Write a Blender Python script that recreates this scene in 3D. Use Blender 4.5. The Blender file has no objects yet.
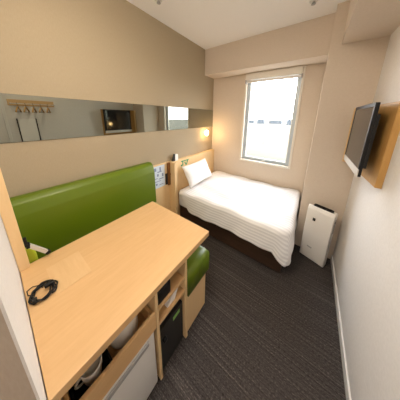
import bpy, bmesh, math, random
from mathutils import Vector, Matrix
random.seed(7)
S = bpy.context.scene
COL = S.collection
PI = math.pi

# ---------------------------------------------------------------- room dimensions
XW = 2.334; YD = 2.93; YP = 2.43; XP = 1.872; ZC = 3.11
YB = 2.597; ZB = 2.672; XS = 1.975; ZS = 2.70
YN = -0.055; XN = 1.33          # near partition and its corner
YH = -1.9                       # end of the entrance passage
ZT = 0.904; DX0, DX1, DY0, DY1 = 0.425, 1.235, -0.052, 0.975
FX = 1.222                      # front plane of the desk cabinets

# ---------------------------------------------------------------- materials
def mat(name, base, rough=0.6, metal=0.0, spec=0.5, emit=None, estr=0, coat=0.0):
    m = bpy.data.materials.new(name); m.use_nodes = True
    b = m.node_tree.nodes['Principled BSDF']
    b.inputs['Base Color'].default_value = (*base, 1)
    b.inputs['Roughness'].default_value = rough
    b.inputs['Metallic'].default_value = metal
    b.inputs['Specular IOR Level'].default_value = spec
    b.inputs['Coat Weight'].default_value = coat
    if emit:
        b.inputs['Emission Color'].default_value = (*emit, 1)
        b.inputs['Emission Strength'].default_value = estr
    return m
def N(m, t, **kw):
    n = m.node_tree.nodes.new(t)
    for k, v in kw.items(): setattr(n, k, v)
    return n
def L(m, a, b): m.node_tree.links.new(a, b)
def bsdf(m): return m.node_tree.nodes['Principled BSDF']
def coords(m, scale, kind='Object'):
    tc = N(m, 'ShaderNodeTexCoord'); mp = N(m, 'ShaderNodeMapping')
    L(m, tc.outputs[kind], mp.inputs['Vector']); mp.inputs['Scale'].default_value = scale
    return mp.outputs['Vector']
def ramp(m, fac, stops):
    r = N(m, 'ShaderNodeValToRGB'); L(m, fac, r.inputs['Fac'])
    e = r.color_ramp.elements
    while len(e) < len(stops): e.new(0.5)
    for i, (p, c) in enumerate(stops): e[i].position = p; e[i].color = (*c, 1)
    return r.outputs['Color']
def noise(m, vec, scale, detail=3, rough=.5):
    n = N(m, 'ShaderNodeTexNoise'); L(m, vec, n.inputs['Vector'])
    n.inputs['Scale'].default_value = scale; n.inputs['Detail'].default_value = detail
    n.inputs['Roughness'].default_value = rough
    return n.outputs['Fac']
def bump(m, h, strength, dist=.01):
    b = N(m, 'ShaderNodeBump'); L(m, h, b.inputs['Height'])
    b.inputs['Strength'].default_value = strength; b.inputs['Distance'].default_value = dist
    L(m, b.outputs['Normal'], bsdf(m).inputs['Normal'])
def wood(name, c1, c2, sc=(12, 1.2, 12), rough=.42):
    m = mat(name, c1, rough)
    v = coords(m, sc)
    n = noise(m, v, 4.0, 5, .65)
    L(m, ramp(m, n, [(0.3, c1), (0.7, c2)]), bsdf(m).inputs['Base Color'])
    return m
def paper(name, c1, c2, sc, rough=.85, bs=.15, nscale=8):
    m = mat(name, c1, rough, spec=.25)
    v = coords(m, sc); n = noise(m, v, nscale, 4, .7)
    L(m, ramp(m, n, [(0.3, c1), (0.7, c2)]), bsdf(m).inputs['Base Color'])
    bump(m, n, bs, .004)
    return m

M_greige = paper('wallpaper_greige', (.350, .288, .195), (.390, .323, .225), (26, 26, 5))
M_cream = paper('wallpaper_cream', (.605, .52, .425), (.645, .56, .465), (8, 8, 8))
M_white = paper('wallpaper_white', (.70, .68, .66), (.76, .74, .72), (7, 7, 7))
M_ceil = paper('ceiling_paper', (.80, .79, .77), (.84, .83, .81), (20, 20, 20))
M_shaded = paper('wallpaper_shaded', (.42, .35, .28), (.46, .39, .32), (20, 20, 4))  # brown tone puts the shade on the bathroom wall's passage face into the colour
M_maple = wood('maple_wood', (.615, .385, .18), (.67, .435, .215))
M_maple_x = wood('maple_wood_cross', (.66, .41, .18), (.72, .46, .22), (1.2, 12, 12))
M_maple_z = wood('maple_wood_upright', (.74, .52, .27), (.79, .57, .31), (12, 12, 1.2))
M_maple_in = wood('maple_wood_pale', (.65, .425, .21), (.70, .475, .245), (1.5, 14, 14))
M_tvwood = wood('oak_board', (.46, .25, .07), (.54, .31, .10), (12, 12, 1.5))
M_dwood = wood('dark_bed_wood', (.038, .020, .012), (.062, .034, .021), (1.2, 12, 12), .4)
M_green = mat('green_leatherette', (.105, .160, .003), .38, spec=.5)
v = coords(M_green, (1, 1, 1)); n = noise(M_green, v, 160, 2); bump(M_green, n, .12, .002)
M_lime = mat('lime_cloth', (.42, .50, .02), .7)
M_black = mat('black_plastic', (.010, .010, .011), .4, spec=.25)
M_blackm = mat('black_matte', (.018, .017, .016), .6)
M_screen = mat('screen_glass', (.012, .012, .014), .08, spec=.8)
M_wplast = mat('white_plastic', (.80, .78, .74), .35)
M_fridge = mat('pale_enamel', (.74, .73, .71), .35)
M_grey = mat('grey_plastic', (.33, .33, .33), .4)
M_lgrey = mat('light_grey_plastic', (.60, .60, .59), .4)
M_silver = mat('brushed_silver', (.62, .61, .58), .35, metal=.25)
M_alu = mat('window_aluminium', (.42, .47, .50), .45, metal=.3)
M_trim = mat('cream_trim', (.74, .70, .62), .5)
M_base = mat('white_baseboard', (.74, .73, .71), .5)
M_label = mat('green_label', (.25, .50, .12), .5)
M_logo = mat('dark_green_print', (.01, .26, .11), .5)
M_mirror = mat('mirror_silver', (.29, .30, .26), .01, metal=1.0)
M_card = mat('card_white', (.62, .70, .80), .5)
M_cardink = mat('blue_grey_ink', (.20, .25, .40), .5)
M_slot = mat('brown_plastic', (.22, .085, .02), .45)
M_paperw = mat('white_paper', (.82, .81, .79), .6)
M_sheet = mat('white_cotton', (.86, .86, .86), .9, spec=.2)
v = coords(M_sheet, (1, 1, 1)); n = noise(M_sheet, v, 7, 4, .6); bump(M_sheet, n, .35, .03)

# duvet: satin stripes from UV (V runs across the bed, continues down the drape)
M_duvet = mat('striped_satin_cotton', (.84, .84, .85), .75, spec=.25)
tc = N(M_duvet, 'ShaderNodeTexCoord'); sp = N(M_duvet, 'ShaderNodeSeparateXYZ'); L(M_duvet, tc.outputs['UV'], sp.inputs[0])
mm = N(M_duvet, 'ShaderNodeMath', operation='MULTIPLY'); L(M_duvet, sp.outputs['Y'], mm.inputs[0]); mm.inputs[1].default_value = 2 * PI / .042
sn = N(M_duvet, 'ShaderNodeMath', operation='SINE'); L(M_duvet, mm.outputs[0], sn.inputs[0])
mr = N(M_duvet, 'ShaderNodeMapRange'); L(M_duvet, sn.outputs[0], mr.inputs['Value'])
mr.inputs['From Min'].default_value = -.35; mr.inputs['From Max'].default_value = .35
L(M_duvet, ramp(M_duvet, mr.outputs[0], [(0, (.90, .90, .905)), (1, (.755, .755, .77))]), bsdf(M_duvet).inputs['Base Color'])
r2 = N(M_duvet, 'ShaderNodeMapRange'); L(M_duvet, mr.outputs[0], r2.inputs['Value']); r2.inputs['To Min'].default_value = .85; r2.inputs['To Max'].default_value = .5
L(M_duvet, r2.outputs[0], bsdf(M_duvet).inputs['Roughness'])
bump(M_duvet, mr.outputs[0], .25, .004)

# carpet: fine streaks running across the room (along x)
M_carpet = mat('striped_carpet', (.08, .07, .065), .9, spec=.2)
v = coords(M_carpet, (.35, 62, 1)); n = noise(M_carpet, v, 1.5, 3, .7)
v2 = coords(M_carpet, (60, 170, 1)); n2 = noise(M_carpet, v2, 1.2, 2, .5)
ad = N(M_carpet, 'ShaderNodeMath', operation='ADD'); L(M_carpet, n, ad.inputs[0]); L(M_carpet, n2, ad.inputs[1])
hf = N(M_carpet, 'ShaderNodeMath', operation='MULTIPLY'); L(M_carpet, ad.outputs[0], hf.inputs[0]); hf.inputs[1].default_value = .5
L(M_carpet, ramp(M_carpet, hf.outputs[0], [(.38, (.022, .018, .017)), (.50, (.052, .045, .042)), (.58, (.085, .073, .068)), (.68, (.19, .16, .145))]), bsdf(M_carpet).inputs['Base Color'])
bump(M_carpet, hf.outputs[0], .3, .004)

# clear glass that lets daylight through
M_glass = bpy.data.materials.new('window_glass'); M_glass.use_nodes = True
nt = M_glass.node_tree; nt.nodes.clear()
out = nt.nodes.new('ShaderNodeOutputMaterial'); mx = nt.nodes.new('ShaderNodeMixShader')
tr = nt.nodes.new('ShaderNodeBsdfTransparent'); gl = nt.nodes.new('ShaderNodeBsdfGlossy'); gl.inputs['Roughness'].default_value = .02
mx.inputs[0].default_value = .05
nt.links.new(tr.outputs[0], mx.inputs[1]); nt.links.new(gl.outputs[0], mx.inputs[2]); nt.links.new(mx.outputs[0], out.inputs[0])

# ---------------------------------------------------------------- mesh helpers
def new(): return bmesh.new()
def box(bm, x0, x1, y0, y1, z0, z1, bev=0, seg=2):
    r = bmesh.ops.create_cube(bm, size=1)
    vs = r['verts']
    for q in vs:
        q.co = Vector(((x0 + x1) / 2 + q.co.x * (x1 - x0), (y0 + y1) / 2 + q.co.y * (y1 - y0), (z0 + z1) / 2 + q.co.z * (z1 - z0)))
    if bev:
        es = list({e for q in vs for e in q.link_edges})
        bmesh.ops.bevel(bm, geom=es, offset=bev, segments=seg, profile=.6, affect='EDGES')
    return bm
def prism(bm, pts, axis, a, b, bev=0, seg=2):
    """pts: 2D outline; axis: extrusion axis; a..b extent."""
    def P(p, t):
        return {'x': (t, p[0], p[1]), 'y': (p[0], t, p[1]), 'z': (p[0], p[1], t)}[axis]
    A = [bm.verts.new(P(p, a)) for p in pts]; B = [bm.verts.new(P(p, b)) for p in pts]
    fs = [bm.faces.new(A), bm.faces.new(B[::-1])]
    n = len(pts)
    for i in range(n): fs.append(bm.faces.new((A[i], B[i], B[(i + 1) % n], A[(i + 1) % n])))
    bmesh.ops.recalc_face_normals(bm, faces=fs)
    if bev:
        es = list({e for f in fs for e in f.edges})
        bmesh.ops.bevel(bm, geom=es, offset=bev, segments=seg, profile=.6, affect='EDGES')
    return bm
def lathe(bm, cx, cy, prof, seg=24, sx=1, sy=1):
    rings = []
    for r, z in prof:
        rings.append([bm.verts.new((cx + sx * r * math.cos(2 * PI * i / seg), cy + sy * r * math.sin(2 * PI * i / seg), z)) for i in range(seg)])
    fs = []
    for a, b in zip(rings, rings[1:]):
        for i in range(seg): fs.append(bm.faces.new((a[i], a[(i + 1) % seg], b[(i + 1) % seg], b[i])))
    fs.append(bm.faces.new(rings[0][::-1])); fs.append(bm.faces.new(rings[-1]))
    bmesh.ops.recalc_face_normals(bm, faces=fs)
    return bm
def tube(bm, pts, r, seg=8, closed=False):
    pts = [Vector(p) for p in pts]; n = len(pts); rings = []
    up = Vector((0, 0, 1))
    for i, p in enumerate(pts):
        a = pts[(i - 1) % n] if closed or i > 0 else p
        b = pts[(i + 1) % n] if closed or i < n - 1 else p
        t = (b - a).normalized()
        s = t.cross(up)
        if s.length < .05: s = t.cross(Vector((0, 1, 0)))
        s.normalize(); w = s.cross(t)
        rings.append([bm.verts.new(p + r * (math.cos(2 * PI * k / seg) * s + math.sin(2 * PI * k / seg) * w)) for k in range(seg)])
    fs = []
    m = n if closed else n - 1
    for i in range(m):
        a, b = rings[i], rings[(i + 1) % n]
        for k in range(seg): fs.append(bm.faces.new((a[k], a[(k + 1) % seg], b[(k + 1) % seg], b[k])))
    if not closed: fs.append(bm.faces.new(rings[0][::-1])); fs.append(bm.faces.new(rings[-1]))
    bmesh.ops.recalc_face_normals(bm, faces=fs)
    return bm
def wp(o):
    v = Vector((0, 0, 0))
    while o: v += o.location; o = o.parent
    return v
def obj(name, bm, m, parent=None, smooth=False, label=None, at=None):
    """world-space bmesh -> object, origin at parent's place (or at)."""
    off = wp(parent) if parent else Vector(at or (0, 0, 0))
    me = bpy.data.meshes.new(name)
    for q in bm.verts: q.co -= off
    bm.to_mesh(me); bm.free()
    me.materials.append(m)
    o = bpy.data.objects.new(name, me); COL.objects.link(o)
    if parent: o.parent = parent
    else: o.location = off
    if smooth:
        for p in me.polygons: p.use_smooth = True
    if label: o['label'] = label
    return o
def tag(o, label, cat, group=None):
    o['label'] = label; o['category'] = cat
    if group: o['group'] = group
    return o
def thing(name, label, cat, loc, group=None):
    o = bpy.data.objects.new(name, None); COL.objects.link(o); o.location = loc
    o.empty_display_size = .05
    return tag(o, label, cat, group)
def struct(name, bm, m, parent=None, smooth=False):
    o = obj(name, bm, m, parent, smooth)
    if not parent: o['kind'] = 'structure'
    return o
def copy_tree(o, parent=None):
    c = o.copy(); COL.objects.link(c); c.parent = parent
    for ch in list(o.children): copy_tree(ch, c)
    return c
def soft(bm): return bm

# ================================================================= SETTING
T = .12
struct('floor', box(new(), -T, XW + T, YH - T, YD + T, -.1, 0), M_carpet)
struct('ceiling', box(new(), -T, XW + T, YH - T, YD + T, ZC, ZC + .1), M_ceil)
struct('wall_left', box(new(), -T, 0, YN, YD + T, 0, ZC), M_greige)
struct('wall_right', box(new(), XW, XW + T, YH, YD + T, 0, ZC), M_white)
# window wall with its opening
OX0, OX1, OZ0, OZ1 = .735, 1.60, 1.06, 2.62
b = new()
box(b, 0, OX0, YD, YD + T, 0, ZC); box(b, OX1, XW, YD, YD + T, 0, ZC)
box(b, OX0, OX1, YD, YD + T, 0, OZ0); box(b, OX0, OX1, YD, YD + T, OZ1, ZC)
struct('wall_back', b, M_cream)
struct('wall_pillar', box(new(), XP, XW, YP, YD, 0, ZC), M_cream)
struct('trim_1', box(new(), 0, XP, YB, YD, ZB, ZC), M_cream)          # beam above the window
struct('trim_2', box(new(), XS, XW, YN - .6, YP, ZS, ZC), M_cream)    # soffit along the right wall
# near partition (bathroom block) and entrance passage
b = new(); box(b, -T, XN, YN - .005, YN, 0, ZC)
struct('wall_partition', b, M_white)
struct('wall_bathroom', box(new(), -T, XN, YH, YN - .005, 0, ZC), M_shaded)
struct('wall_entrance', box(new(), XN, XW, YH - T, YH, 0, ZC), M_white)
d = struct('door_1', box(new(), XN + .2, XW - .2, YH, YH + .03, 0, 2.5, .004), M_maple_z)
obj('door_handle', box(new(), XW - .36, XW - .24, YH + .03, YH + .07, 1.15, 1.19, .008), M_silver, d)
struct('baseboard_right', box(new(), XW - .012, XW, YN, YP, 0, .075, .003), M_base)

struct('trim_3', box(new(), XW - .025, XW, .160, .195, 0, ZC, .002), M_base)
# window: cream trim, aluminium frame, glass
w = bpy.data.objects.new('window_1', None); COL.objects.link(w); w.location = ((OX0 + OX1) / 2, YD, OZ0); w['kind'] = 'structure'
b = new(); t0 = .032
box(b, OX0 - t0, OX0, YD - .018, YD, OZ0 - t0, ZB, .003); box(b, OX1, OX1 + t0, YD - .018, YD, OZ0 - t0, ZB, .003)
box(b, OX0, OX1, YD - .018, YD, OZ0 - t0, OZ0, .003); box(b, OX0, OX1, YD - .010, YD, OZ1, ZB, .002)
obj('window_frame', b, M_trim, w)
b = new(); f = .05; g0 = YD + .045; g1 = YD + .09
box(b, OX0, OX0 + f, g0, g1, OZ0, OZ1, .004); box(b, OX1 - f, OX1, g0, g1, OZ0, OZ1, .004)
box(b, OX0 + f, OX1 - f, g0, g1, OZ0, OZ0 + f, .004); box(b, OX0 + f, OX1 - f, g0, g1, OZ1 - f, OZ1, .004)
obj('window_sash', b, M_alu, w)
b = new(); e = .012
box(b, OX0 + f, OX0 + f + e, g0 + .012, g1 - .005, OZ0 + f, OZ1 - f); box(b, OX1 - f - e, OX1 - f, g0 + .012, g1 - .005, OZ0 + f, OZ1 - f)
box(b, OX0 + f + e, OX1 - f - e, g0 + .012, g1 - .005, OZ0 + f, OZ0 + f + e)
obj('window_seal', b, M_trim, w)
obj('pane', box(new(), OX0 + f, OX1 - f, YD + .066, YD + .070, OZ0 + f, OZ1 - f), M_glass, w)
b = new(); box(b, OX0 + .4, OX0 + .46, YD + .03, YD + .046, OZ0 + .008, OZ0 + .035, .004)
obj('window_latch', b, M_silver, w)

# roller blind, rolled up
t = thing('roller_blind', 'rolled-up cream roller blind at the top of the window', 'blind', ((OX0 + OX1) / 2, YD - .05, 2.5))
obj('cassette', box(new(), OX0 - .005, OX1 + .005, YD - .055, YD - .019, 2.555, 2.665, .008), M_trim, t)
b = new(); bmesh.ops.create_cone(b, cap_ends=True, segments=20, radius1=.022, radius2=.022, depth=OX1 - OX0 - .02, matrix=Matrix.Translation(((OX0 + OX1) / 2, YD - .045, 2.522)) @ Matrix.Rotation(PI / 2, 4, 'Y'))
obj('roller', b, M_paperw, t, True)
for x in (OX0 - .012, OX1 - .002): obj('bracket', box(new(), x, x + .014, YD - .070, YD - .021, 2.495, 2.554, .004), M_grey, t)

# mirror strip on the left wall
b = new()
vs = [(0.02, 1.678), (YD - .002, 1.678), (YD - .002, 2.035), (.02, 2.035)]
prism(b, vs, 'x', .0, .008, .0015, 1)
tag(obj('wall_mirror', b, M_mirror, at=(0, 1.4, 1.7)), 'long horizontal mirror strip running along the beige left wall', 'mirror')

# ================================================================= OUTSIDE
M_field = mat('pale_field', (.42, .40, .32), .95, spec=.1)
v = coords(M_field, (.012, .07, 1)); n = noise(M_field, v, 1.0, 3)
L(M_field, ramp(M_field, n, [(.35, (.072, .070, .052)), (.5, (.088, .078, .063)), (.65, (.102, .092, .076))]), bsdf(M_field).inputs['Base Color'])
struct('ground', box(new(), -700, 500, 8, 900, -14.2, -14), M_field)
M_bld = mat('pale_concrete', (.060, .070, .080), .8); M_bld2 = mat('blue_grey_cladding', (.045, .056, .068), .8); M_rf = mat('grey_roof', (.050, .056, .064), .8); M_wd = mat('dark_pane', (.03, .04, .05), .3)
names = ['leftmost', 'second from the left', 'third from the left', 'fourth from the left', 'fifth from the left', 'rightmost']
bl = [(-150, 430, 26, 4, 0), (-112, 410, 16, 7, 1), (-82, 440, 30, 5, 0), (-42, 400, 15, 8, 1), (-12, 430, 26, 4, 0), (30, 410, 34, 6, 1)]
for i, (x, y, ww, h, k) in enumerate(bl):
    t = thing('building', 'small %s building on the horizon outside the window, %s in the row' % (['pale', 'blue-grey'][k], names[i]), 'building', (x, y, -14), 'distant buildings beyond the field')
    obj('wall', box(new(), x - ww / 2, x + ww / 2, y, y + 12, -14, -14 + h + 3), (M_bld, M_bld2)[k], t)
    obj('roof', prism(new(), [(x - ww / 2 - .6, -11 + h), (x + ww / 2 + .6, -11 + h), (x + ww / 2 - 2, -9.6 + h), (x - ww / 2 + 2, -9.6 + h)], 'y', y - .6, y + 12.6), M_rf, t)
    for r in range(2):
        for c in range(4):
            cx = x - ww / 2 + ww * (c + .5) / 4
            obj('window', box(new(), cx - ww * .07, cx + ww * .07, y - .12, y, -12.4 + r * (h * .45), -12.4 + r * (h * .45) + h * .25), M_wd, t)

# ================================================================= SOFA
t = thing('sofa', 'green leatherette bench sofa with tall back along the left wall behind the desk', 'sofa', (.3, .6, 0))
b = new(); prism(b, [(.004, .62), (.15, .62), (.15, 1.13), (.125, 1.225), (.085, 1.258), (.03, 1.262), (.004, 1.25)], 'y', -.05, 1.232, .012, 3)
obj('backrest', b, M_green, t, True)
seat = [(.155, -.05), (.46, -.05), (.46, .70), (1.232, .70), (1.232, 1.0), (.36, 1.0), (.36, 1.20), (.155, 1.225)]
def inset(p, d): return p
b = new(); prism(b, seat, 'z', .46, .708)
bmesh.ops.bevel(b, geom=[e for e in b.edges if all(q.co.z > .7 for q in e.verts)], offset=.075, segments=6, profile=.55, affect='EDGES')
obj('seat', b, M_green, t, True)
seat2 = [(.155, -.045), (.45, -.045), (.45, .705), (1.205, .705), (1.205, .985), (.35, .985), (.35, 1.19), (.155, 1.215)]
b = new(); prism(b, seat2, 'z', .002, .458, .003, 1); obj('base', b, M_maple_z, t)
obj('back_panel', box(new(), .003, .15, -.045, 1.225, .002, .615), M_maple_z, t)

# ================================================================= DESK
t = thing('desk', 'long light maple desk with open storage below, in front of the green sofa', 'desk', (.85, .45, 0))
top = obj('desktop', box(new(), DX0, DX1 + .003, DY0, DY1, ZT - .045, ZT, .003), M_maple, t)
obj('inlay_panel', prism(new(), [(.565, .05), (.82, .05), (.82, .222), (.565, .222)], 'z', ZT, ZT + .0012), M_maple_in, t, label='paler square inlay panel set in the desktop')
zb = ZT - .045
Y1a, Y1b, Y2a, Y2b = .403, .423, .672, .697        # uprights
obj('upright', box(new(), .50, FX, Y2a, Y2b, 0, zb, .002), M_maple_z, t)
obj('upright', box(new(), .50, FX, Y1a, Y1b, 0, zb, .002), M_maple_z, t)
obj('upright', box(new(), .50, FX - .01, DY0 + .004, DY0 + .024, 0, zb, .002), M_maple_z, t)
obj('back_panel', box(new(), .485, .498, DY0 + .004, Y2b, 0, zb), M_maple, t)
obj('shelf', box(new(), .50, FX - .004, Y1b, Y2a, .665, .683, .001), M_maple, t)
obj('shelf', box(new(), .50, FX - .004, Y1b, Y2a, .535, .555, .001), M_maple, t)
# pull-out tray over the fridge
dr = obj('drawer', box(new(), .52, FX - .022, DY0 + .028, Y1a - .004, .560, .572, .001), M_maple, t)
obj('drawer_front', box(new(), FX - .020, FX, DY0 + .028, Y1a - .003, .558, .690, .002), M_maple, dr)
b = new(); box(b, .52, FX - .022, Y1a - .022, Y1a - .006, .572, .672, .001); box(b, .52, FX - .022, DY0 + .03, DY0 + .044, .572, .672, .001); box(b, .52, .535, DY0 + .044, Y1a - .022, .572, .672, .001)
obj('drawer_side', b, M_maple_x, dr)

# things in the drawer
bx = new(); box(bx, .86, 1.185, -.005, .165, .5735, .585, .004); box(bx, .86, .872, -.005, .165, .585, .61, .003); box(bx, 1.173, 1.185, -.005, .165, .585, .61, .003); box(bx, .872, 1.173, -.005, .006, .585, .61, .003); box(bx, .872, 1.173, .154, .165, .585, .61, .003)
tag(obj('tray', bx, M_black, at=(1, .08, .573)), 'black serving tray in the open desk drawer above the fridge', 'tray')
bx = new(); lathe(bx, 1.125, .085, [(.026, .5865), (.036, .60), (.044, .655), (.046, .685), (.042, .685), (.038, .64), (.03, .602)])
t = thing('cup', 'white ceramic cup standing on the black tray', 'cup', (1.125, .085, .5865))
obj('cup_body', bx, M_wplast, t, True)
hp = [(1.125 + .043 * 0, .085 - .040 - .028 * math.sin(a), .642 + .022 * math.cos(a)) for a in [PI * k / 8 for k in range(9)]]
obj('handle', tube(new(), hp, .005), M_wplast, t, True)
t = thing('kettle', 'white electric kettle lying in the desk drawer beside the black tray', 'kettle', (1.08, .265, .573))
bx = new(); lathe(bx, 1.08, .265, [(.060, .5735), (.078, .58), (.082, .61), (.080, .66), (.068, .715), (.050, .745), (.046, .75)], 32); obj('body', bx, M_wplast, t, True)
bx = new(); lathe(bx, 1.08, .265, [(.045, .751), (.044, .758), (.030, .768), (.01, .772), (.009, .782), (.004, .784)], 24); obj('lid', bx, M_lgrey, t, True)
bx = new(); prism(bx, [(.330, .70), (.365, .745), (.358, .75), (.322, .738)], 'x', 1.067, 1.093, .003); obj('spout', bx, M_wplast, t, True)
obj('handle', tube(new(), [(1.08, .19, .735), (1.08, .165, .74), (1.08, .155, .70), (1.08, .158, .645), (1.08, .186, .61)], .009), M_grey, t, True)

# fridge
t = thing('refrigerator', 'small white fridge under the desk drawer', 'refrigerator', (.9, .2, 0))
obj('body', box(new(), .56, 1.16, -.018, .385, .012, .545, .006), M_fridge, t)
dd = obj('door', box(new(), 1.163, 1.215, -.018, .385, .03, .545, .01, 3), M_fridge, t, True)
bx = new(); prism(bx, [(1.2152, .49), (1.224, .494), (1.224, .522), (1.2152, .528)], 'y', .03, .34, .002, 1); obj('handle', bx, M_grey, dd)
for x in (.6, 1.1):
    for y in (.02, .34): obj('foot', lathe(new(), x, y, [(.016, 0), (.016, .0125)], 12), M_blackm, t)

# safe
t = thing('safe', 'black safe with a green label on the floor below the desk shelves', 'safe', (.9, .55, 0))
obj('body', box(new(), .66, 1.17, Y1b + .006, Y2a - .006, .002, .43, .006), M_blackm, t)
dd = obj('door', box(new(), 1.172, 1.196, Y1b + .008, Y2a - .008, .004, .428, .003), M_blackm, t)
bx = new(); box(bx, 1.1962, 1.1985, .56, .63, .358, .392, .0005, 1); obj('label_plate', bx, M_label, dd)
bx = new(); bmesh.ops.create_cone(bx, cap_ends=True, segments=20, radius1=.018, radius2=.015, depth=.022, matrix=Matrix.Translation((1.207, .47, .31)) @ Matrix.Rotation(PI / 2, 4, 'Y')); obj('knob', bx, M_black, dd, True)

# black box on the upper shelf, paper sachet on the lower
t = thing('telephone', 'black box-shaped telephone on the upper shelf under the desk', 'telephone', (1.1, .49, .683))
obj('body', box(new(), .93, 1.206, .432, .545, .6835, .795, .012, 3), M_black, t, True)
bx = new(); tube(bx, [(.95, .488, .822), (1.0, .488, .832), (1.13, .488, .832), (1.19, .488, .820)], .016, 10); obj('handset', bx, M_black, t, True)
for x in (.96, 1.15): obj('cradle', box(new(), x, x + .025, .475, .50, .794, .815, .003), M_black, t)
t = thing('tissue_pack', 'folded white paper pack leaning on the lower shelf under the desk', 'tissue', (1.15, .56, .555))
bx = new(); prism(bx, [(.51, .556), (.585, .556), (.625, .640), (.60, .648), (.53, .585)], 'x', 1.02, 1.20, .006, 2); obj('pack', bx, M_paperw, t, True)
bx = new(); prism(bx, [(.60, .645), (.628, .637), (.640, .655), (.622, .66)], 'x', 1.06, 1.17, .002, 1); obj('sheet', bx, M_paperw, t, True)

# power lead coiled on the desk
bx = new(); zc = ZT + .012
pts = []
NN = 150
for i in range(NN):
    a = 2 * PI * i / 26 + .4; k = i / NN
    rx = .055 + .010 * math.sin(i * .37) + .004 * math.sin(i * 1.3); ry = .044 + .010 * math.cos(i * .29)
    pts.append((.742 + .006 * math.sin(i * .21) + rx * math.cos(a), .012 + .006 * math.cos(i * .17) + ry * math.sin(a), ZT + .006 + .014 * (0.5 + .5 * math.sin(i * .61)) * (0.3 + k)))
t = thing('power_cord', 'coiled black power cord lying on the near end of the desk', 'cord', (.74, .01, ZT))
obj('coil', tube(bx, pts, .0038, 6), M_black, t, True)
obj('loose_loop', tube(new(), [(.735, -.02, ZT + .006), (.70, -.042, ZT + .005), (.665, -.043, ZT + .005), (.655, -.02, ZT + .005), (.675, .005, ZT + .005), (.71, .015, ZT + .008)], .0022, 6), M_black, t, True)
obj('plug', box(new(), .728, .752, .02, .06, ZT + .022, ZT + .040, .005, 2), M_black, t, True)
obj('tie', box(new(), .765, .790, -.034, -.014, ZT + .003, ZT + .026, .004), M_black, t)

# upright board at the near end of the desk, its folding bracket, lime pouch
t = thing('upright_board', 'tall narrow maple board standing at the near left end of the desk', 'board', (.445, -.03, ZT))
obj('board', box(new(), .428, .462, YN + .002, -.006, ZT + .0005, 2.25, .002), M_maple_z, t)
t = thing('folding_arm', 'silver folding arm with black joint fixed to the upright maple board over the desk', 'bracket', (.445, -.03, 1.05))
bx = new(); box(bx, .434, .456, -.0055, .010, 1.05, 1.115, .004); box(bx, .430, .460, -.002, .018, 1.035, 1.072, .006)
obj('joint', bx, M_black, t)
def bar(bm, p, q, w, h):
    p = Vector(p); q = Vector(q); d = (q - p); l = d.length; d.normalize()
    s = Vector((1, 0, 0)); s = (s - d * s.dot(d)).normalized(); u = d.cross(s)
    vs = []
    for a in (p, q):
        for i, j in ((-1, -1), (1, -1), (1, 1), (-1, 1)): vs.append(bm.verts.new(a + s * i * w / 2 + u * j * h / 2))
    fs = [bm.faces.new(vs[:4]), bm.faces.new(vs[4:][::-1])]
    for i in range(4): fs.append(bm.faces.new((vs[i], vs[4 + i], vs[4 + (i + 1) % 4], vs[(i + 1) % 4])))
    bmesh.ops.recalc_face_normals(bm, faces=fs)
    return bm
obj('arm', bar(new(), (.447, .012, 1.052), (.445, .078, .948), .024, .020), M_silver, t)
obj('end_cap', bar(new(), (.445, .0785, .9475), (.445, .089, .931), .026, .024), M_black, t)
bx = new(); prism(bx, [(-.030, .712), (.036, .712), (.036, .93), (.030, .985), (.012, 1.02), (-.030, 1.03)], 'x', .34, .41, .014, 3)
tag(obj('pouch', bx, M_lime, smooth=True, at=(.4, 0, .712)), 'lime green padded pouch standing on the sofa seat behind the upright board', 'pouch')

# ================================================================= HEADBOARD ZONE
t = thing('wall_panel', 'light maple wall panel with card between the sofa back and the bed', 'panel', (.02, 1.43, 0))
obj('panel', box(new(), .002, .030, 1.240, 1.595, 0, 1.175, .002), M_maple_z, t)
bx = new(); box(bx, .0305, .060, 1.550, 1.592, .78, 1.165, .003); box(bx, .060, .072, 1.555, 1.590, .96, .985, .003); obj('key_switch', bx, M_slot, t, label='brown strip-shaped switch holder')
t2 = thing('information_card', 'white and blue information sheet fixed on the maple panel by the sofa', 'card', (.031, 1.4, .8))
obj('sheet', box(new(), .0305, .034, 1.270, 1.50, .80, 1.155, .001, 1), M_card, t2)
bx = new(); random.seed(3)
for y0, y1, z0, z1 in ((1.29, 1.34, 1.08, 1.13), (1.36, 1.44, 1.05, 1.065), (1.40, 1.425, 1.065, 1.13), (1.35, 1.38, .99, 1.03), (1.30, 1.36, .955, .965), (1.38, 1.47, .935, .95), (1.44, 1.47, .97, 1.02), (1.30, 1.42, .905, .915), (1.32, 1.35, .85, .88), (1.38, 1.46, .84, .85)):
    box(bx, .034, .0348, y0, y1, z0, z1)
obj('print', bx, M_cardink, t2)
tag(obj('leaflet', box(new(), .0305, .040, 1.508, 1.548, .80, .99, .002), M_blackm, at=(.031, 1.53, .8)), 'narrow dark leaflet beside the white information sheet', 'leaflet')

t = thing('headboard', 'light maple headboard with a side fin along the left wall behind the pillow', 'headboard', (.05, 2.2, 0))
obj('board', box(new(), .002, .075, 1.66, YD - .004, 0, 1.165, .002), M_maple_z, t)
obj('side_fin', box(new(), .002, .155, 1.60, 1.657, 0, 1.17, .002), M_maple_z, t)
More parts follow.
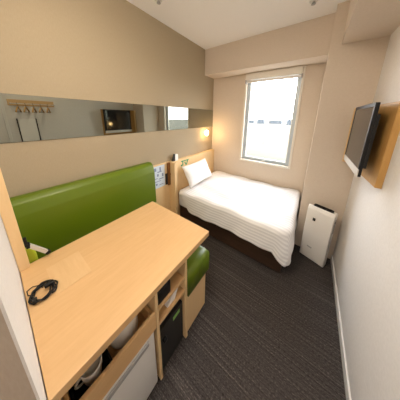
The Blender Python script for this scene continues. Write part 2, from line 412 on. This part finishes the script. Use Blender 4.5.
# green emblem on the headboard
lx = .0752
bx = new()
box(bx, lx, lx + .001, 1.83, 2.03, 1.118, 1.134)
box(bx, lx, lx + .001, 1.86, 1.885, 1.045, 1.118)
prism(bx, [(1.91, 1.105), (1.935, 1.105), (1.965, 1.04), (1.945, 1.035)], 'x', lx, lx + .001)
prism(bx, [(1.985, 1.118), (2.015, 1.118), (1.975, 1.035), (1.955, 1.04)], 'x', lx, lx + .001)
prism(bx, [(1.82, 1.05), (1.84, 1.075), (1.86, 1.06), (1.85, 1.03)], 'x', lx, lx + .001)
obj('emblem', bx, M_logo, t, label='dark green printed mark on the headboard')
t = thing('tent_card', 'small white folded card standing on top of the headboard fin', 'card', (.08, 1.68, 1.17))
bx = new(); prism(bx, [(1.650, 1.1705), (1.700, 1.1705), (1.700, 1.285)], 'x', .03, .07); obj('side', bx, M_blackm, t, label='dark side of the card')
obj('front', box(new(), .03, .072, 1.701, 1.765, 1.1705, 1.275, .002), M_paperw, t)

# wall lamp over the bed
t = thing('wall_lamp', 'small glowing wall lamp under the mirror strip by the window corner', 'lamp', (.0, 2.62, 1.56))
obj('mount', box(new(), .001, .018, 2.59, 2.65, 1.53, 1.60, .004), M_paperw, t)
M_bulb = mat('glowing_bulb', (1, .85, .6), .4, emit=(1, .66, .30), estr=26)
bx = new(); bmesh.ops.create_uvsphere(bx, u_segments=20, v_segments=14, radius=1, matrix=Matrix.Translation((.06, 2.62, 1.565)) @ Matrix.Diagonal((.038, .038, .058, 1)))
obj('bulb', bx, M_bulb, t, True)

# ================================================================= BED
t = thing('bed', 'single bed with dark brown base and white mattress under the window', 'bed', (1.0, 2.3, 0))
obj('base', box(new(), .09, 1.79, 1.765, YD - .02, .03, .33, .006), M_dwood, t)
obj('mattress', box(new(), .085, 1.80, 1.73, YD - .015, .333, .630, .05, 4), M_sheet, t, True)
for x in (.2, 1.68):
    for y in (1.87, 2.8): obj('foot', box(new(), x, x + .07, y, y + .07, 0, .03), M_blackm, t)

# duvet: unfolded (a along the bed, c across it), draped over near side and foot
def duvet():
    bm = new(); uvl = bm.loops.layers.uv.new('UVMap')
    A0, A1 = .165, 1.845; C0, C1 = 2.905, 1.665    # head edge, foot edge, wall edge, near edge
    Z = .675; R = .055; RC = .13
    na, nc = 150, 140
    dA, dC = .44, .345
    q = R * PI / 2
    def arc(d):                                    # outward, down for a drop of length d round radius R
        if d <= 0: return d, 0
        if d < q: th = d / R; return R * math.sin(th), R * (1 - math.cos(th))
        return R, R + (d - q)
    LA = A1 - R - RC - A0; LC = C0 - (C1 + R + RC)
    for_a = LA + RC + dA; for_c = LC + RC + dC
    sm = lambda t: (lambda k: k * k * (3 - 2 * k))(max(0, min(1, t)))
    grid = []
    for i in range(na + 1):
        a = for_a * i / na; row = []
        for j in range(nc + 1):
            c = for_c * j / nc
            da = max(0, a - LA); dc = max(0, c - LC); h = math.hypot(da, dc)
            ang = math.atan2(dc, da) if h > 0 else 0
            ux, uy = (da / h, dc / h) if h > 0 else (0, 0)
            d = h - RC
            if d > 0:
                he = min((RC + dA) / max(1e-6, math.cos(ang)), (RC + dC) / max(1e-6, math.sin(ang)))
                lim = dA * math.cos(ang) ** 2 + dC * math.sin(ang) ** 2 + .09 * math.sin(2 * ang) ** 2
                d = d * lim / (he - RC)
                if da == 0: d *= .22 + .78 * sm((a - .02) / .22)
            o, dn = arc(d)
            hh = (RC + o) if d > 0 else h
            x = A0 + min(a, LA) + ux * hh; y = C0 - min(c, LC) - uy * hh; z = Z - dn
            topw = max(0, 1 - dn / .08)
            z += topw * (.012 * math.sin(a * 5.1 + 1.2 * math.sin(c * 3)) * math.sin(c * 4.3 + .7) + .007 * math.sin(a * 13 + c * 7) + .005 * math.sin(c * 21 - a * 6) + .025 * math.sin(min(1, c / LC) * PI) * math.sin(min(1, a / LA) * PI))
            drop = min(1, dn / .3)
            side = math.sin(ang) ** 2 if h > 0 else 0
            cor = math.sin(2 * ang) ** 2 if h > 0 else 0
            fl = drop * (.010 * math.sin(a * 9 + c * 2) + .006 * math.sin(a * 23 + c * 13)) + drop * .03 * cor
            if d > 0:
                x += ux * fl * (1 if da > 0 else 0) + (.02 * drop * (1 - side)); y -= uy * fl * side + .008 * drop * side
                z -= .010 * drop * math.sin(a * 4 + 1) * side
            if a < .10: z -= .012 * (1 - a / .10) ** 2
            row.append((bm.verts.new((x, min(y, YD - .01), z)), (a, c)))
        grid.append(row)
    for i in range(na):
        for j in range(nc):
            qd = [grid[i][j], grid[i + 1][j], grid[i + 1][j + 1], grid[i][j + 1]]
            f = bm.faces.new([p[0] for p in qd])
            for lp, p in zip(f.loops, qd): lp[uvl].uv = p[1]
    bmesh.ops.recalc_face_normals(bm, faces=bm.faces)
    if sum(f.normal.z for f in bm.faces) < 0: bmesh.ops.reverse_faces(bm, faces=bm.faces)
    return bm
dv = obj('duvet', duvet(), M_duvet, smooth=True, at=(1, 2.3, .65))
md = dv.modifiers.new('thick', 'SOLIDIFY'); md.thickness = .014; md.offset = -1
tag(dv, 'white striped duvet covering the bed and hanging over its side and foot', 'duvet')

# pillow leaning on the headboard
def pillow(cx, cy, cz, w, h, th, tilt, yaw=0):
    bm = new(); n = 22; V = {}
    mt = Matrix.Translation((cx, cy, cz)) @ Matrix.Rotation(yaw, 4, 'Z') @ Matrix.Rotation(tilt, 4, 'Y')
    for s in (1, -1):
        for i in range(n + 1):
            for j in range(n + 1):
                u = -1 + 2 * i / n; v_ = -1 + 2 * j / n
                if (i in (0, n) or j in (0, n)) and s == -1: continue
                p = (max(0, 1 - abs(u) ** 3.0) * max(0, 1 - abs(v_) ** 3.0)) ** .5
                pin = 1 - .07 * (1 - abs(u) ** 2) * (abs(v_) ** 4)
                pin2 = 1 - .07 * (1 - abs(v_) ** 2) * (abs(u) ** 4)
                zz = s * th / 2 * p * (1 + .10 * math.sin(5 * u + 2 * v_) + .07 * math.sin(7 * v_ - 3 * u)) 
                V[s, i, j] = bm.verts.new(mt @ Vector((v_ * h / 2 * pin, u * w / 2 * pin2, zz)))
    g = lambda s, i, j: V.get((s, i, j)) or V[1, i, j]
    for s in (1, -1):
        for i in range(n):
            for j in range(n):
                q = [g(s, i, j), g(s, i + 1, j), g(s, i + 1, j + 1), g(s, i, j + 1)]
                try: bm.faces.new(q if s == 1 else q[::-1])
                except ValueError: pass
    bmesh.ops.recalc_face_normals(bm, faces=bm.faces)
    return bm
tag(obj('pillow', pillow(.235, 2.12, .895, .72, .39, .13, math.radians(62), math.radians(2)), M_sheet, smooth=True, at=(.28, 2.1, .7)), 'plump white pillow leaning against the maple headboard', 'pillow')

# ================================================================= AIR PURIFIER
PX0, PX1, PY0, PY1 = 1.945, 2.222, 2.222, 2.372
t = thing('air_purifier', 'white air purifier standing on the floor between bed foot and right wall', 'air purifier', (2.08, 2.222, 0)); t_pur = t
obj('body', box(new(), PX0 + .02, PX1, PY0 + .045, PY1, .0, .755, .014, 3), M_wplast, t, True)
fp = obj('front_panel', prism(new(), [(PY0 + .012, .03), (PY0 + .042, .03), (PY0 + .042, .785), (PY0 + .022, .785), (PY0, .74), (PY0 - .004, .40)], 'x', PX0, PX1 + .002, .008, 2), M_wplast, t, True)
bx = new(); box(bx, PX0 + .045, PX1 - .03, PY0 + .030, PY0 + .095, .756, .792, .004); obj('top_grille', bx, M_black, t)
bx = new()
for k in range(7): box(bx, PX0 + .06, PX1 - .045, PY0 + .034 + k * .0085, PY0 + .037 + k * .0085, .7921, .796)
obj('grille_slats', bx, M_black, t)
bx = new(); box(bx, PX0 + .078, PX0 + .108, PY0 - .0042, PY0 + .002, .600, .640, .001, 1); obj('badge', bx, M_blackm, fp)
bx = new()
for k in range(4): box(bx, PX0 + .075 + .014 * k, PX0 + .085 + .014 * k, PY0 - .0005, PY0 + .006, .205 - .001 * k, .222 - .001 * k)
obj('lettering', bx, M_grey, fp)
bx = new()
for k in range(9): box(bx, PX1, PX1 + .003, PY0 + .075, PY1 - .03, .50 + k * .022, .508 + k * .022)
obj('side_vent', bx, M_grey, t)
obj('side_seam', box(new(), PX1, PX1 + .002, PY0 + .052, PY0 + .056, .04, .74), M_grey, t)
obj('side_button', box(new(), PX1, PX1 + .005, PY0 + .085, PY0 + .105, .64, .66, .001), M_black, t)

t_pur.rotation_euler = (0, 0, math.radians(-20)); t_pur.location.y -= .012; t_pur.scale.z = 1.02

# ================================================================= TELEVISION
t = thing('mounting_board', 'oak mounting board behind the television on the right wall', 'board', (XW, 2.0, 1.4))
bx = new()
prism(bx, [(XW - .0005, 1.605), (2.296, 1.605), (2.245, 2.405), (XW - .0005, 2.405)], 'z', 1.40, 2.022, .002, 1); obj('board', bx, M_tvwood, t)
obj('end_cheek', box(new(), 2.195, 2.245, 2.385, 2.405, 1.405, 2.02, .002), M_maple_z, t)
t = thing('television', 'flat black television mounted on the oak board on the right wall', 'television', (2.2, 1.9, 1.45))
TX0, TX1, TY0, TY1, TZ0, TZ1 = 2.186, 2.210, 1.60, 2.25, 1.462, 2.018
obj('casing', box(new(), TX0 + .004, TX1, TY0, TY1, TZ0, TZ1, .006, 2), M_black, t)
obj('back_cover', box(new(), TX1, 2.238, TY0 + .05, TY1 - .03, TZ0 + .06, TZ1 - .08, .006), M_blackm, t)
bz = .028
bx = new(); box(bx, TX0, TX0 + .006, TY0, TY1, TZ1 - bz, TZ1, .002); box(bx, TX0, TX0 + .006, TY0, TY0 + bz, TZ0 + .06, TZ1 - bz, .002); box(bx, TX0, TX0 + .006, TY1 - bz, TY1, TZ0 + .06, TZ1 - bz, .002)
obj('bezel', bx, M_black, t)
obj('speaker_bar', box(new(), TX0 - .002, TX0 + .006, TY0, TY1, TZ0, TZ0 + .058, .003), M_silver, t)
obj('screen', box(new(), TX0 + .002, TX0 + .0045, TY0 + bz, TY1 - bz, TZ0 + .06, TZ1 - bz), M_screen, t)

# ================================================================= RAIL AND HANGERS (seen in the mirror)
t = thing('hanger_rail', 'maple wall rail with metal bar on the right wall, seen in the mirror strip', 'rail', (XW, .5, 2.05))
obj('board', box(new(), XW - .02, XW, .24, .80, 2.02, 2.12, .003), M_maple, t)
obj('bar', tube(new(), [(XW - .13, .25, 2.05), (XW - .13, .79, 2.05)], .008), M_silver, t, True)
bx = new(); obj('bracket', box(bx, XW - .138, XW - .02, .262, .270, 2.042, 2.062, .002), M_silver, t)
obj('bracket', box(new(), XW - .138, XW - .02, .770, .778, 2.042, 2.062, .002), M_silver, t)
def hanger():
    r = thing('clothes_hanger', '', 'hanger', (XW - .13, .3, 2.05), 'wooden hangers on the rail')
    x0, y0, z0 = XW - .13, .3, 2.05
    hk = [(x0 + .022 * math.cos(a), y0, z0 + .000 + .022 * math.sin(a) - .001) for a in [math.radians(-30 + 24 * k) for k in range(10)]]
    hk = [(x0 + .014 * math.cos(math.radians(a)), y0, z0 - .003 + .014 * math.sin(math.radians(a))) for a in range(200, -91, -29)] + [(x0, y0, z0 - .055)]
    obj('hook', tube(new(), hk, .0025, 6), M_black, r, True)
    b = new()
    P = [(-.118, 1.915), (-.085, 1.945), (-.03, 1.985), (0, 1.997), (.03, 1.985), (.085, 1.945), (.118, 1.915)]
    # arms point across the room, square to the wall
    pts = [(x0 + d, y0, z) for d, z in P]
    tube(b, pts, .010, 8)
    obj('shoulder', b, M_tvwood, r, True)
    b = new(); tube(b, [pts[0], pts[-1]], .005, 6); obj('trouser_bar', b, M_black, r, True)
    return r
h0 = hanger()
hl = ['nearest the entrance end of the rail', 'second from the entrance end of the rail', 'in the middle of the rail', 'second from the television end of the rail', 'nearest the television end of the rail']
for i, y in enumerate((.33, .42, .51, .60, .69)):
    h = h0 if i == 0 else copy_tree(h0)
    h.location = (XW - .13, y, 2.05)
    h['label'] = 'wooden clothes hanger %s, reflected in the mirror strip' % hl[i]
    h.rotation_euler = (0, 0, math.radians((19, 21, 18, 22, 20)[i]))
t = thing('wall_poster', 'pale cream poster with dark edges below the hanger rail, seen in the mirror strip', 'poster', (XW, .41, .8))
obj('panel', box(new(), XW - .012, XW, .305, .515, 1.30, 1.80, .001, 1), M_paperw, t)
for y in (.290, .516): obj('edge', box(new(), XW - .016, XW, y, y + .014, 1.29, 1.805, .001), M_blackm, t)

# ceiling sprinklers
for i, (x, y, l) in enumerate(((.298, 1.30, 'small round grey sprinkler head in the ceiling above the mirror wall'), (1.662, 2.235, 'small round grey sprinkler head in the ceiling near the pillar'))):
    t = thing('sprinkler', l, 'sprinkler', (x, y, ZC))
    obj('rose', lathe(new(), x, y, [(.035, ZC - .008), (.042, ZC - .001)], 24), M_lgrey, t, True)
    obj('head', lathe(new(), x, y, [(.010, ZC - .035), (.022, ZC - .032), (.012, ZC - .0085)], 16), M_grey, t, True)

# ceiling light over the desk side (above the frame)
M_lamp = mat('lamp_diffuser', (.9, .85, .75), .5, emit=(1, .87, .72), estr=18)
t = thing('ceiling_light', 'round warm white ceiling light over the desk', 'lamp', (1.15, .35, ZC))
obj('ring', lathe(new(), 1.15, .35, [(.20, ZC - .03), (.21, ZC - .001)], 40), M_wplast, t, True)
obj('diffuser', lathe(new(), 1.15, .35, [(.15, ZC - .150), (.185, ZC - .140), (.19, ZC - .0305)], 40), M_lamp, t, True)

# ================================================================= LIGHTS
def area(name, loc, rot, size, power, col, shape='DISK', sy=None):
    l = bpy.data.lights.new(name, 'AREA'); l.shape = shape; l.size = size
    if sy: l.size_y = sy
    l.energy = power; l.color = col
    o = bpy.data.objects.new(name, l); COL.objects.link(o); o.location = loc; o.rotation_euler = rot
    return o
area('ceiling_light_glow', (1.15, .35, ZC - .155), (0, 0, 0), .28, 13, (1, .87, .71))
area('entrance_light_glow', (1.68, -1.0, ZC - .02), (0, 0, 0), .3, 16, (1, .94, .88))
p = area('window_portal', ((OX0 + OX1) / 2, YD + .10, (OZ0 + OZ1) / 2), (-PI / 2, 0, 0), OX1 - OX0, 1, (1, 1, 1), 'RECTANGLE', OZ1 - OZ0)
p.data.cycles.is_portal = True
pl = bpy.data.lights.new('wall_lamp_glow', 'POINT'); pl.energy = 3.0; pl.color = (1, .62, .28); pl.shadow_soft_size = .04
o = bpy.data.objects.new('wall_lamp_glow', pl); COL.objects.link(o); o.location = (.125, 2.62, 1.565)

W = bpy.data.worlds.new('sky'); S.world = W; W.use_nodes = True
nt = W.node_tree; bg = nt.nodes['Background']
tc = nt.nodes.new('ShaderNodeTexCoord'); sx = nt.nodes.new('ShaderNodeSeparateXYZ'); nt.links.new(tc.outputs['Generated'], sx.inputs[0])
cr = nt.nodes.new('ShaderNodeValToRGB'); nt.links.new(sx.outputs['Z'], cr.inputs[0])
cr.color_ramp.elements[0].position = 0; cr.color_ramp.elements[0].color = (1, 1, 1, 1)
cr.color_ramp.elements[1].position = .8; cr.color_ramp.elements[1].color = (.80, .90, 1, 1)
nt.links.new(cr.outputs[0], bg.inputs['Color']); bg.inputs['Strength'].default_value = 11

# ================================================================= CAMERA
cx, cz, yaw, pit, rol, F, u0, v0 = 1.8554, 1.9, -.6169, .2332, .0186, 151.496, 203.879, 152.325
fw = Vector((math.sin(yaw) * math.cos(pit), math.cos(yaw) * math.cos(pit), -math.sin(pit)))
r = Vector((math.cos(yaw), -math.sin(yaw), 0)); up = r.cross(fw)
r2 = r * math.cos(rol) + up * math.sin(rol); u2 = -r * math.sin(rol) + up * math.cos(rol)
cam = bpy.data.cameras.new('camera'); co = bpy.data.objects.new('camera', cam); COL.objects.link(co)
mw = Matrix((r2, u2, -fw)).transposed().to_4x4(); mw.translation = Vector((cx, 0, cz))
co.matrix_world = mw
cam.sensor_fit = 'HORIZONTAL'; cam.sensor_width = 36; cam.lens = 36 * F / 400
cam.shift_x = -(u0 - 200) / 400; cam.shift_y = (v0 - 200) / 400
cam.clip_start = .01; cam.clip_end = 2000
S.camera = co

S.view_settings.view_transform = 'Standard'; S.view_settings.look = 'None'
S.view_settings.gamma = 1; S.view_settings.use_curve_mapping = False
S.view_settings.exposure = .42
S.cycles.use_denoising = True
S.cycles.max_bounces = 10; S.cycles.diffuse_bounces = 6
S.cycles.sample_clamp_indirect = 6
